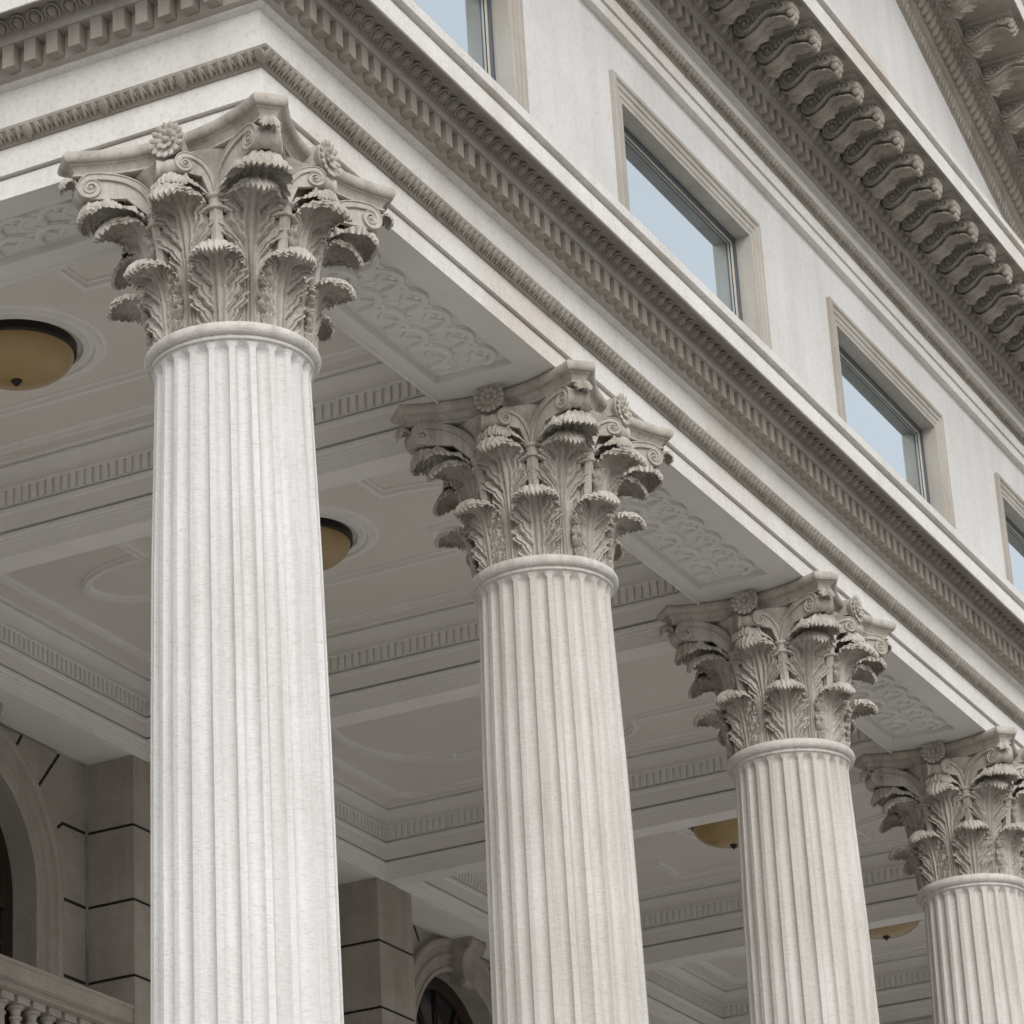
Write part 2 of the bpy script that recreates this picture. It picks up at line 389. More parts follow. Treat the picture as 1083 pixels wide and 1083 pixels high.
    o = mb.build('volute_bolster', 'capital', cap); tipm = leaf([(.80, -.20), (.825, -.155), (.85, -.138), (.875, -.142), (.892, -.165), (.888, -.19)], [(0, .03), (.4, .05), (.8, .055), (1, .04)], nt=26, nu=25, veins=6, lobes=2, tooth=.1, vein=.006, lgroove=.006, flare=.01, droop=.03, thick=.014)
    tp = tipm.build('volute_tip_leaf', 'capital', cap, 40); tp.rotation_euler.z = R(45)
    mb = MB(); c0 = np.array((.575, 0, -.224))
    mb.rings([[c0 + np.array((rr * .8 * math.cos(a), q * 1.1, rr * .8 * math.sin(a))) for a in np.linspace(0, 2 * PI, 17)[:-1]] for q, rr in cr], cap=True)
    ob = mb.build('helix_bolster', 'capital', cap)
    for src, off in ((o, 0), (tp, 45), (ob, 0)):
        for k in range(1, 4):
            c = src.copy(); COL.objects.link(c); c.rotation_euler.z = R(off + 90 * k)
    # rosettes
    mb = MB(); c0 = np.array((.594, 0, -.078))
    for n, r0, r1, wd, xo, th in ((15, .046, .104, .0185, .016, .012), (9, .018, .060, .0185, .027, .012)):
        for k in range(n):
            a = 2 * PI * (k + (.5 if n == 9 else 0)) / n; d = np.array((0, math.cos(a), math.sin(a))); s_ = np.array((0, -math.sin(a), math.cos(a)))
            mb.ell(c0 + d * (r0 + r1) / 2 + np.array((xo, 0, 0)), s_ * wd, np.array((th, 0, 0)), d * (r1 - r0) / 2 + np.array((.012, 0, 0)), 8, 7, point=.4)
    mb.rings([[c0 + np.array((x_, r_ * math.cos(a), r_ * math.sin(a))) for a in np.linspace(0, 2 * PI, 25)[:-1]] for x_, r_ in ((-.03, .07), (.004, .092), (.016, .088), (.022, .05), (.022, .002))])
    mb.ell(c0 + np.array((.032, 0, 0)), (0, .017, 0), (.016, 0, 0), (0, 0, .017), 10, 8)
    mb.box(.46, .598, -.055, .055, -.125, -.012)
    two('rosette', [mb])
    return t
col0 = build_column()
for i, (x, lb) in enumerate(zip(COLX[1:], ('second fluted column from the corner, its capital below the carved soffit panel', 'third fluted column from the corner, an amber lamp showing either side of its shaft', 'fourth fluted column from the corner, cut by the right edge of the photo',
                             'fifth fluted column from the corner, hidden behind the fourth', 'sixth fluted column, at the far end of the portico'))):
    c = copy_tree(col0); c.location = (x, 0, BASE); c['label'] = lb
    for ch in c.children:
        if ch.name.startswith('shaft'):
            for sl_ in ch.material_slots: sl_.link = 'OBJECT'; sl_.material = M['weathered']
        for q in ch.children:      # every carved piece sits a touch differently
            if 'leaf' in q.name:
                q.rotation_euler.z += random.gauss(0, R(.9)); k_ = random.gauss(0, .010); q.scale = (1 + k_, 1 + k_, 1 + random.gauss(0, .006))

# ------------------------------------------------------------------ entablature
E_ = thing('entablature', 'pale stone entablature with dentils and egg and dart carried on the fluted columns', 'entablature', (0, 0, 0))
ent([(.455, 0), (.455, .116), (.425, .119), (.425, .129), (.478, .132), (.478, .288)], 'architrave', 'fascia', E_)
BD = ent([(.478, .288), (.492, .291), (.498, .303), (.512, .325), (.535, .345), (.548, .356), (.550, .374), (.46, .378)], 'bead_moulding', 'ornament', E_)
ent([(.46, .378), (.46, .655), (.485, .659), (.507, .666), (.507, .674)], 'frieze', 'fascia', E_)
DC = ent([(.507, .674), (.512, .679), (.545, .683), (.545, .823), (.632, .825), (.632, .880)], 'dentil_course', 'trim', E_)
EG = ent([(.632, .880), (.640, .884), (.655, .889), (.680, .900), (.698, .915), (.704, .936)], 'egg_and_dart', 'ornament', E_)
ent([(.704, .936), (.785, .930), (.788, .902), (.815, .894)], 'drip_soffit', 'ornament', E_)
ent([(.815, .892), (.83, .889), (.832, 1.00), (.822, 1.024), (.806, 1.032), (.806, 1.046), (.858, 1.049), (.862, 1.112), (.845, 1.118), (.40, 1.135)], 'cornice', 'fascia', E_)
# carved leaves on the bead moulding
def bead_run(mb, where, out, along, s0, s1, d0, z0, d1, z1, pitch=.060, per=8, k=1.):
    n = int((s1 - s0) / pitch); al = np.array(along, float); ou = np.array(out, float); up = np.array((0, 0, 1.))
    dirv = ou * (d1 - d0) + up * (z1 - z0); Ln = np.linalg.norm(dirv); dv = dirv / Ln; nv = ou * dv[2] - up * (dv @ ou)
    for i in range(n):
        s = s0 + (i + .5) * pitch; p = np.array(where(s, (d0 + d1) / 2, (z0 + z1) / 2))
        big = i % per == 0
        w = pitch * (.58 if big else .29) * k; h = Ln * (.60 if big else .52)
        mb.ell(p + nv * .006 + dv * (.006 if not big else 0), al * w, nv * (.020 if big else .015), dv * h, 8, 6, point=.55)
        if not big: mb.ell(p + nv * .002 + al * pitch * .5 - dv * .01, al * pitch * .07, nv * .010, dv * h * .8, 5, 5)
        if not big:
            for k2 in (-1, 1): mb.ell(p + nv * .004 + al * pitch * .33 * k2 + dv * .012, al * pitch * .09, nv * .012, dv * h * .6 - al * pitch * .1 * k2, 5, 5)
mb = MB(); bead_run(mb, place_R, (0, -1, 0), (1, 0, 0), -.50, 17.0, .492, .296, .546, .362)
bead_run(mb, place_L, (-1, 0, 0), (0, 1, 0), -.53, 3.0, .492, .296, .546, .362); mb.build('carved_leaves', 'ornament', BD)
# eggs
def egg_run(mb, where, out, along, s0, s1, d0, z0, d1, z1, pitch=.11, nu=10, nv=7):
    al, ou, up = np.array(along, float), np.array(out, float), np.array((0, 0, 1.))
    dirv = ou * (d1 - d0) + up * (z1 - z0); Ln = np.linalg.norm(dirv); dv = dirv / Ln; nvv = ou * dv[2] - up * (dv @ ou)
    for i in range(int((s1 - s0) / pitch)):
        s = s0 + (i + .5) * pitch; p = np.array(where(s, (d0 + d1) / 2, (z0 + z1) / 2))
        mb.ell(p + nvv * .010, al * pitch * .27, nvv * .036, dv * Ln * .50, nu, nv, point=.45)
        ring = [p + nvv * .016 + al * pitch * .40 * math.sin(a) * (1 - .35 * max(0, -math.cos(a))) + dv * (Ln * .60 * math.cos(a)) for a in np.linspace(-2.3, 2.3, 15)]
        mb.tube(ring, .0065, 6)
        q = np.array(where(s + pitch / 2, (d0 + d1) / 2, (z0 + z1) / 2)); mb.ell(q + nvv * .006 - dv * Ln * .12, al * .006, nvv * .014, dv * Ln * .40, 5, 5, point=.5)
mb = MB(); egg_run(mb, place_R, (0, -1, 0), (1, 0, 0), -.70, 17.0, .642, .884, .704, .932)
egg_run(mb, place_L, (-1, 0, 0), (0, 1, 0), -.70, 3., .642, .884, .704, .932); mb.build('carved_eggs', 'ornament', EG)
# dentils (each block its own sub-part where the photo shows it; the rest one piece)
def dentil_mesh(w, d0, d1, z0, z1, where):
    mb = MB(); mb.box(-w / 2, w / 2, -d1, -d0, z0, z1); return mb
def dentils(parent, name, w, pitch, d0, d1, z0, z1, ranges_R, ranges_L, far_R, mat='ornament'):
    src = None
    def one(loc, rot):
        nonlocal src
        if src is None:
            src = dentil_mesh(w, d0, d1, z0, z1, None).build(name, mat, parent, smooth=False); o = src
        else: o = src.copy(); COL.objects.link(o)
        o.location = loc; o.rotation_euler.z = rot
    k0 = 0
    for a, b in ranges_R:
        n = int((b - a) / pitch)
        for i in range(n): one((a + (i + .5) * pitch, 0, 0), 0)
    for a, b in ranges_L:
        n = int((b - a) / pitch)
        for i in range(n): one((DX, a + (i + .5) * pitch, 0), -PI / 2)
    mb = MB()
    for a, b, side in far_R:
        for i in range(int((b - a) / pitch)):
            s = a + (i + .5) * pitch
            if side == 'R': mb.box(s - w / 2, s + w / 2, -d1, -d0 + .01, z0, z1)
            else: mb.box(-(d1 - DX), -(d0 - DX) + .01, s - w / 2, s + w / 2, z0, z1)
    f = mb.build('dentil_row', mat, parent, smooth=False); f['kind'] = 'stuff'
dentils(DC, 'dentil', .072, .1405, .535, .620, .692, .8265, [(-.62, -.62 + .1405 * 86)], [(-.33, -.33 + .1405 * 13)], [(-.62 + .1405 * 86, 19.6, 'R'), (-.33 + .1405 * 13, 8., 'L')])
# soffits with carved panels between the columns
def wave_panel(mb, x0, x1, y0, y1, z, mapf):
    # running scroll: interlaced ribbons and small bosses in low relief
    L = x1 - x0; W = y1 - y0; n = max(1, round(L / .30)); per = L / n
    kx = 2 * PI / per
    for row, sg in ((.27, 1), (.73, -1)):
        yc = y0 + W * row; A = W * .17
        for ph, rad, zz in ((0, .027, -.004), (.5, .018, -.002)):
            q = np.linspace(ph * per + .06, L - .06, n * 26)
            pts = [mapf(x0 + min(max(v - sg * 1.12 / kx * math.sin(kx * v + ph * 2 * PI) * (1 if ph == 0 else .5), .03), L - .03), yc + sg * A * math.cos(kx * v + ph * 2 * PI) * (1 if ph == 0 else .55), z + zz) for v in q]
            mb.tube(pts, rad, 8)
        for i in range(n):
            x = x0 + (i + .5) * per; mb.ell(mapf(x, yc + sg * A * -.55, z - .004), (.03, 0, 0), (0, .03, 0), (0, 0, .026), 8, 6)
    for i in range(n):
        x = x0 + (i + .25) * per
        pts = [mapf(x + .5 * per * t, y0 + W * (.5 + .10 * math.sin(2 * PI * t)), z + .007) for t in np.linspace(0, 1, 12)]
        mb.tube(pts, .016, 6)
    for y in (y0 + .012, y1 - .012): mb.tube([mapf(x0, y, z + .004), mapf(x1, y, z + .004)], .010, 6)
    for x in (x0 + .012, x1 - .012): mb.tube([mapf(x, y0, z + .004), mapf(x, y1, z + .004)], .010, 6)
def soffit(a0, a1, c0, c1, pa0, pa1, pc0, pc1, swap):
    f = (lambda x, y, z: (y, x, z)) if swap else (lambda x, y, z: (x, y, z))
    mb = MB(); dz = .045
    for (xa, xb, ya, yb) in ((a0, pa0, c0, c1), (pa1, a1, c0, c1), (pa0, pa1, c0, pc0), (pa0, pa1, pc1, c1)):
        mb.quad(f(xa, ya, 0), f(xb, ya, 0), f(xb, yb, 0), f(xa, yb, 0))
    mb.quad(f(pa0, pc0, dz), f(pa1, pc0, dz), f(pa1, pc1, dz), f(pa0, pc1, dz))
    for p, q in (((pa0, pc0), (pa1, pc0)), ((pa1, pc0), (pa1, pc1)), ((pa1, pc1), (pa0, pc1)), ((pa0, pc1), (pa0, pc0))):
        mb.quad(f(*p, 0), f(*q, 0), f(*q, dz), f(*p, dz))
    s = mb.build('soffit', 'soffit', E_, smooth=False)
    m2 = MB(); wave_panel(m2, pa0 + .015, pa1 - .015, pc0 + .015, pc1 - .015, dz, f); m2.build('carved_panel', 'soffit', s)
for i in range(5):
    a, b = COLX[i], COLX[i + 1]
    soffit(a + (.35 if i == 0 else 0), b, -.455, .355, a + 1.08, b - .80, -.26, .26, False)
soffit(-.455, 3.64, -.425, .35, .55, 2.85, -.24, .19, True)
soffit(3.64, YL, -.425, .35, 4.5, 6.5, -.24, .19, True)
mb = MB()
mb.rings([[(.35, YL, 0), (.35, .355, 0), (XR, .355, 0)], [(.35, YL, .62), (.35, .355, .62), (XR, .355, .62)]], closed_u=False); mb.build('inner_face', 'ceiling', E_, smooth=False)

# ------------------------------------------------------------------ attic storey with windows
WY = -.47; WX0 = [.285 + 3.87 * k for k in range(5)]; WW = 2.505; WT = 2.646; FR = .165
A_ = thing('attic_wall', 'white stone upper storey wall with a row of blue reflecting windows above the cornice', 'wall', (0, 0, 1.1))
mb = MB(); xs = -.44
for k in range(5):
    o0, o1 = WX0[k] + FR, WX0[k] + WW - FR
    mb.box(xs, o0, WY, WY + .4, 1.05, 3.02); mb.box(o0, o1, WY, WY + .4, WT - FR, 3.02); xs = o1
mb.box(xs, XR + .45, WY, WY + .4, 1.05, 3.02); mb.box(-.44, -.04, WY + .4, YL, 1.05, 3.02); mb.box(XR + .05, XR + .45, WY + .4, YL, 1.05, 3.02)
mb.build('masonry', 'wall', A_, smooth=False)
for k in range(5):
    x0, x1 = WX0[k], WX0[k] + WW
    tr = MB(); P = [(x1, 1.05), (x1, WT), (x0, WT), (x0, 1.05)]
    prof = [(0, .47), (0, .500), (.012, .506), (.040, .506), (.046, .496), (.056, .492), (.082, .492), (.088, .483), (.128, .482), (.134, .476), (.166, .476), (.168, .30)]
    Q, Nn = mitre(P, False)
    # right-hand normal of this path points outward, so offsets are negative
    rg = [[(p[0] - n[0] * w, -d, p[1] - n[1] * w) for w, d in prof] for p, n in zip(Q, Nn)]
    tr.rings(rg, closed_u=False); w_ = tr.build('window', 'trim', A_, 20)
    o0, o1, ot = x0 + FR, x1 - FR, WT - FR; f = MB(); yf = -.365
    for (a, b, c, d) in ((o0, o0 + .032, 1.05, ot), (o1 - .032, o1, 1.05, ot), (o0 + .032, o1 - .032, ot - .034, ot)): f.box(a, b, yf, yf + .08, c, d)
    fo = f.build('frame', 'frame', w_, smooth=False)
    b = MB(); b.box(o0 + .0325, o0 + .042, yf + .016, yf + .03, 1.05, ot - .034); b.box(o1 - .042, o1 - .0325, yf + .016, yf + .03, 1.05, ot - .034); b.box(o0 + .042, o1 - .042, yf + .016, yf + .03, ot - .044, ot - .0345)
    b.build('glazing_bead', 'bar', w_, smooth=False)
    g = MB(); g.box(o0 + .03, o1 - .03, yf + .034, yf + .044, 1.05, ot - .03); g.build('pane', 'glass', w_, smooth=False)

# ------------------------------------------------------------------ upper cornice with scroll brackets
U_ = thing('upper_cornice', 'bracketed stone cornice running above the windows under the pediment', 'cornice', (0, 0, 2.99))
ent([(.47, 2.992), (.522, 2.996), (.524, 3.074), (.512, 3.076), (.512, 3.086), (.537, 3.088), (.538, 3.188)], 'architrave', 'fascia', U_)
UB = ent([(.538, 3.188), (.55, 3.191), (.556, 3.205), (.575, 3.225), (.595, 3.236), (.598, 3.252), (.50, 3.256)], 'bead_moulding', 'ornament', U_)
ent([(.50, 3.256), (.50, 3.476), (.525, 3.482), (.545, 3.486), (.545, 3.496)], 'frieze', 'fascia', U_)
UD = ent([(.545, 3.496), (.55, 3.500), (.575, 3.503), (.575, 3.635), (.66, 3.637), (.66, 3.662)], 'dentil_course', 'trim', U_)
UE = ent([(.66, 3.662), (.668, 3.668), (.70, 3.69), (.725, 3.72), (.74, 3.762), (.745, 3.772)], 'egg_and_dart', 'ornament', U_)
ent([(.745, 3.772), (.752, 3.775), (.752, 3.885), (1.235, 3.885), (1.238, 3.872), (1.262, 3.868)], 'modillion_soffit', 'ornament', U_)
ent([(1.262, 3.868), (1.268, 3.866), (1.272, 4.01), (1.262, 4.028), (1.245, 4.034), (1.245, 4.046), (1.298, 4.05), (1.302, 4.10), (.4, 4.14)], 'corona', 'fascia', U_)
mb = MB(); bead_run(mb, place_R, (0, -1, 0), (1, 0, 0), 1., 16., .55, 3.196, .592, 3.242, .060); mb.build('carved_leaves', 'ornament', UB)
mb = MB(); egg_run(mb, place_R, (0, -1, 0), (1, 0, 0), 1., 16., .672, 3.674, .738, 3.752, .108); mb.build('carved_eggs', 'ornament', UE)
dentils(UD, 'dentil', .072, .139, .565, .648, 3.513, 3.638, [(3.2, 3.2 + .139 * 86)], [], [(-.5, 3.2, 'R'), (3.2 + .139 * 86, 19.6, 'R')])
def bracket():
    mb = MB(); hw = .082
    und = catmull([(.012, -.185), (.05, -.222), (.11, -.222), (.165, -.188), (.22, -.138), (.28, -.110), (.345, -.115), (.40, -.120), (.432, -.080), (.430, -.022)], 34)
    top = [(.425, -.02), (.01, -.02)]
    poly = [tuple(p) for p in und] + top; n = len(poly)
    V = [(x, s * hw, z) for s in (-1, 1) for x, z in poly]
    mb.add(V, [tuple(range(n))[::-1], tuple(range(n, 2 * n))] + [(i, (i + 1) % n, n + (i + 1) % n, n + i) for i in range(n)])
    for s in (-1, 1):
        for (cx, cz, r0, tr, dr) in ((.095, -.135, .082, 1.7, 1), (.370, -.078, .055, 1.4, -1)):
            th = np.linspace(0, tr * 2 * PI, 34)
            mb.tube([(cx + dr * (r0 * (1 - .8 * a / th[-1])) * math.sin(a), s * (hw + .004), cz + (r0 * (1 - .8 * a / th[-1])) * math.cos(a)) for a in th], [.014 * (1 - .4 * a / th[-1]) for a in th], 6)
            mb.ell((cx, s * (hw + .008), cz), (r0 * .2, 0, 0), (0, 0, r0 * .2), (0, .012, 0), 8, 6)
        mb.tube([(x, s * (hw + .002), z + .02) for x, z in und[8:28]], .012, 6)
        for k in range(5):   # little leaves springing from the scroll
            x = .15 + .038 * k; mb.ell((x, s * (hw + .002), -.075 - .05 * (4 - k) / 8), (.012, 0, .006), (0, .010, 0), (-.008, 0, .028), 6, 5)
    return mb
def bracket_leaf():
    lf = leaf([(.02, -.195), (.055, -.236), (.115, -.240), (.17, -.206), (.225, -.155), (.285, -.128), (.345, -.133), (.395, -.145), (.415, -.172), (.41, -.19)], [(0, .06), (.15, .092), (.5, .088), (.8, .078), (1, .055)],
              nt=44, nu=25, veins=9, lobes=3, vein=.007, flare=.012, thick=.016, wrap=False, droop=.012)
    for yy, zz, rr in ((-.06, -.085, .034), (-.022, -.078, .036), (.022, -.078, .036), (.06, -.085, .034), (-.045, -.130, .034), (0, -.137, .038), (.045, -.130, .034), (-.022, -.178, .026), (.024, -.183, .026)):
        lf.ell((.435, yy, zz), (rr * .95, 0, 0), (0, rr * .72, 0), (0, 0, rr), 8, 6)
    return lf
def bracket_cap():
    mb = MB(); hw = .086
    pts = [(.0, -hw - .004), (.435, -hw - .004), (.435, hw + .004), (.0, hw + .004)]
    sweep(mb, pts, [(0, -.034), (.010, -.032), (.014, -.022), (.026, -.018), (.028, -.006), (.040, -.004), (.040, .006)])
    mb.box(0, .434, -hw, hw, -.034, .004); return mb
BM = bracket(); BL = bracket_leaf(); BC = bracket_cap()
m_src = None; PITCH = .425
def put_mod(parent, mat4, src):
    if src is None:
        o = BM.build('modillion', 'ornament', parent, 35); l = BL.build('acanthus_leaf', 'ornament', o, 40); c = BC.build('cap_moulding', 'ornament', o, 30)
        for q in (l, c): q.matrix_parent_inverse = Matrix()
    else:
        o = src.copy(); COL.objects.link(o); o.parent = parent; o.matrix_parent_inverse = Matrix.Translation(-Vector(ABS[parent.name]))
        for ch in list(src.children):
            q = ch.copy(); COL.objects.link(q); q.parent = o
    o.matrix_basis = mat4; return o
for k in range(44):
    x = -.08 + PITCH * k
    mt = Matrix(((0, 1, 0, x), (-1, 0, 0, -.752), (0, 0, 1, 3.885), (0, 0, 0, 1)))
    m = put_mod(U_, mt, m_src); m_src = m_src or m

# ------------------------------------------------------------------ pediment
Pd = thing('pediment', 'triangular stone pediment with blank white tympanum and bracketed raking cornice', 'pediment', (9.6, 0, 4.1))
SL = .39; XC = 9.6; AP = 6.657 + SL * (10.576 - XC); ALPH = math.atan(SL); XE0, XE1 = -1.9, 21.1
def rz(x): return AP - SL * abs(x - XC)
mb = MB(); mb.add([(XE0, -.5, rz(XE0)), (XE1, -.5, rz(XE1)), (XE1, -.5, AP + .01 - SL * (XE1 - XC)), (XC, -.5, AP + .3), (XE0, -.5, rz(XE0))], [])
mb.add([(XC - (AP - 4.08) / SL, -.5, 4.08), (XC + (AP - 4.08) / SL, -.5, 4.08), (XC, -.5, AP + .02)], [(0, 1, 2)]); mb.build('tympanum', 'wall', Pd, smooth=False)
def rake(prof, name, mat):
    mb = MB(); mb.rings([[(x, -d, rz(x) + h) for d, h in prof] for x in (XE0, XC, XE1)], closed_u=False); return mb.build(name, mat, Pd, 25)
RB = rake([(.5, -.004), (.512, 0), (.518, .02), (.545, .065), (.56, .078), (.562, .095), (.55, .10), (.55, .118), (.562, .122), (.562, .138), (.572, .142), (.572, .165), (.575, .17)], 'bead_moulding', 'ornament')
RS = rake([(.575, .17), (.585, .175), (.600, .22), (.62, .27), (.65, .30), (.655, .325)], 'leaf_moulding', 'ornament')
RE = rake([(.655, .325), (.668, .33), (.695, .345), (.735, .355), (.775, .375), (.785, .39)], 'floret_moulding', 'ornament')
rake([(.785, .39), (.80, .395), (.80, .51), (1.30, .51), (1.303, .498), (1.325, .494)], 'modillion_soffit', 'ornament')
rake([(1.325, .494), (1.33, .492), (1.335, .66), (1.32, .68), (1.32, .69), (1.38, .70), (1.42, .80), (1.42, .84), (.3, .90)], 'corona', 'fascia')
mb = MB(); tv = np.array((math.cos(ALPH), 0, -math.sin(ALPH))); 
for i in range(90):
    s = .1 + i * .086; x = XC + s * math.cos(ALPH)
    if x > 14.5: break
    mb.ell((x, -.632, rz(x) + .250), tv * .038, (0, -.046, .0), (0, -.022, .066), 10, 8)
    mb.ell((x + .043, -.605, rz(x + .043) + .245), tv * .008, (0, -.02, 0), (0, -.02, .06), 5, 5)
mb.build('carved_leaves', 'ornament', RS)
mb = MB()
for i in range(140):
    x = XC + .05 + i * .06
    if x > 14.5: break
    big = i % 6 == 0
    mb.ell((x, -.540, rz(x) + .045), tv * (.03 if big else .018), (0, -.022 if big else -.014, .006), (0, -.012, .042), 7, 6, point=.4)
mb.build('carved_beads', 'ornament', RB)
mb = MB()
for i in range(90):
    x = XC + .05 + i * .078
    if x > 14.5: break
    mb.ell((x, -.728, rz(x) + .350), tv * .022, (0, -.026, .004), (0, -.008, .030), 8, 6)
    for k in (-1, 1): mb.ell((x + .038, -.72 + k * .028, rz(x + .038) + .352 - k * .01), tv * .014, (0, -.02, 0), (0, 0, .014), 6, 5)
mb.build('florets', 'ornament', RE)
nv = np.array((math.sin(ALPH), 0, math.cos(ALPH)))
for k in range(14):
    x = XC + .25 + .44 * k
    mt = Matrix(((0, math.cos(ALPH), math.sin(ALPH), x), (-1, 0, 0, -.80), (0, -math.sin(ALPH), math.cos(ALPH), rz(x) + .51), (0, 0, 0, 1)))
    put_mod(Pd, mt, m_src)
mb = MB(); mb.rings([[(XE0, -1.41, rz(XE0) + .845), (XC, -1.41, AP + .845), (XE1, -1.41, rz(XE1) + .845)], [(XE0, YL, rz(XE0) + .845), (XC, YL, AP + .845), (XE1, YL, rz(XE1) + .845)]], closed_u=False); mb.build('roof', 'roof', Pd, smooth=False)

# ------------------------------------------------------------------ porch ceiling
Cg = thing('coffered_ceiling', 'grey plaster coffered porch ceiling with moulded panels between the beams', 'ceiling', (0, 2.8, .6))
BX = [3.66, 7.61, 11.51, 15.40, 19.0]; BH = .11; Y0, Y1 = .355, 5.31; ZP = .60
x0 = .35
prof = [(0, -.03), (0, .020), (.008, .022), (.008, .043), (.016, .045), (.016, .068), (.024, .071), (.024, .092), (.034, .100), (.036, .124), (-.020, .126), (-.020, .148), (.024, .150), (.025, .262), (.036, .270), (.042, .284), (.042, .300), (.012, .302), (.012, .318), (.034, .320), (.034, .430), (.066, .433), (.066, .448), (.052, .450), (.052, .458), (.058, .49), (.074, .53), (.100, .558), (.112, .562), (.112, .576), (.098, .578), (.098, .584), (.135, .586), (.140, .601)]
bays = []
for xb in BX: bays.append((x0, xb - BH)); x0 = xb + BH
mouls = []
for (xa, xb) in bays:
    # path run so that the right-hand side points into the bay
    ya = Y0; pts = [(xa, ya), (xa, Y1), (xb, Y1), (xb, ya)]
    mb = MB(); sweep(mb, pts, prof, closed=True); cm = mb.build('coffer_moulding', 'ceiling', Cg, 22)
    mb = MB(); mb.quad((xa, ya, ZP), (xb, ya, ZP), (xb, Y1, ZP), (xa, Y1, ZP)); pn = mb.build('coffer_panel', 'panel', Cg, smooth=False)
    mouls.append((cm, pn))
    pt = .0625; d0, d1 = .030, .056
    for (a, b) in ((xa + d0, xa + d1), (xb - d1, xb - d0)):
        mb = MB()
        for i in range(int((Y1 - ya - .1) / pt)):
            q = ya + .05 + (i + .5) * pt; mb.box(a, b, q - .0185, q + .0185, .325, .432)
        mb.build('dentil_band', 'ceiling', cm, smooth=False)
    mb = MB()
    for i in range(int((xb - xa - .1) / pt)):
        q = xa + .05 + (i + .5) * pt; mb.box(q - .0185, q + .0185, Y1 - d1, Y1 - d0, .325, .432)
    mb.build('dentil_band', 'ceiling', cm, smooth=False)
for xb in BX[:4]:
    mb = MB(); mb.quad((xb - BH, Y0, -.03), (xb + BH, Y0, -.03), (xb + BH, Y1 + .02, -.03), (xb - BH, Y1 + .02, -.03)); mb.build('beam_soffit', 'ceiling', Cg, smooth=False)
mb = MB(); mb.quad((.35, Y1, -.03), (XR, Y1, -.03), (XR, WALL_Y + .02, -.03), (.35, WALL_Y + .02, -.03)); mb.build('wall_beam_soffit', 'ceiling', Cg, smooth=False)
strip = [(-.036, 0.), (-.033, -.014), (-.022, -.020), (-.017, -.044), (.017, -.044), (.022, -.020), (.033, -.014), (.036, 0.)]
def frame_path(pn, pts, closed=True):
    mb = MB(); sweep(mb, pts, [(d, ZP + z) for d, z in strip], closed=closed); mb.build('panel_moulding', 'ceiling', pn, 25)
def outer_frame(pn, xa, xb, ins=.33, insy=.36, c=.09):
    a, b, p, q = xa + ins, xb - ins, Y0 + insy, Y1 - insy
    frame_path(pn, [(a + c, p), (b - c, p), (b - c, p + c * .2), (b, p + c * 1.2), (b, q - c * 1.2), (b - c, q - c * .2), (b - c, q), (a + c, q), (a + c, q - c * .2), (a, q - c * 1.2), (a, p + c * 1.2), (a + c, p + c * .2)])
def type_a(pn, xc, yc, a1, a2, ny, ry):
    pts = [(xc + a1, yc - ny), (xc + a1, yc + ny), (xc + a2, yc + ny)]
    pts += [(xc + a2 * math.cos(t), yc + ny + .05 + ry * math.sin(t)) for t in np.linspace(0, PI, 17)]
    pts += [(xc - a2, yc + ny), (xc - a1, yc + ny), (xc - a1, yc - ny), (xc - a2, yc - ny)]
    pts += [(xc + a2 * math.cos(t), yc - ny - .05 + ry * math.sin(t)) for t in np.linspace(PI, 2 * PI, 17)] + [(xc + a2, yc - ny)]
    frame_path(pn, pts)
def type_b(pn, xc, yc, a, hl, nl, r, ry):
    def side(sx, up):
        q = [(xc + sx * a, yc - nl), (xc + sx * a, yc - r)] + [(xc + sx * (a + r * math.sin(t)), yc - r * math.cos(t)) for t in np.linspace(0.12, PI - .12, 13)] + [(xc + sx * a, yc + r), (xc + sx * a, yc + nl)]
        return q if up else q[::-1]
    pts = side(1, True) + [(xc + a - .06, yc + nl)] + [(xc + (a - .06) * math.cos(t), yc + nl + ry * math.sin(t)) for t in np.linspace(.06, PI - .06, 21)] + [(xc - a + .06, yc + nl)]
    pts += side(-1, False) + [(xc - a + .06, yc - nl)] + [(xc + (a - .06) * math.cos(t), yc - nl + ry * math.sin(t)) for t in np.linspace(PI + .06, 2 * PI - .06, 21)] + [(xc + a - .06, yc - nl)]
    frame_path(pn, pts)
for i, ((xa, xb), (cm, pn)) in enumerate(zip(bays, mouls)):
    xc = (xa + xb) / 2
    outer_frame(pn, xa, xb)
    if i == 2: type_b(pn, 9.55, 2.80, .87, 0, 1.27, .38, .57)
    else: type_a(pn, xc, 2.92, .80 if i < 3 else 1.2, .38 if i < 3 else .76, .98, .62)
def ring_medallion(pn, x, y):
    mb = MB(); pr = [(.40, 0), (.412, -.022), (.44, -.028), (.448, -.006), (.478, -.006), (.486, -.026), (.52, -.032), (.535, -.012), (.556, -.010), (.566, 0)]
    mb.lathe([(r, ZP + z) for r, z in pr], (x, y), 56); mb.build('lamp_medallion', 'ceiling', pn, 25)
LAMPS = [(2.035, 2.755), (5.62, 2.80), (13.45, 2.82), (17.15, 2.75)]
lab = ['round amber glass ceiling lamp left of the nearest column, at the photo edge', 'amber glass ceiling lamp half hidden by the right side of the nearest column', 'amber ceiling lamp with black finial peeking out left of the third column', 'smallest amber ceiling lamp, seen low between the third and fourth columns']
l_src = None
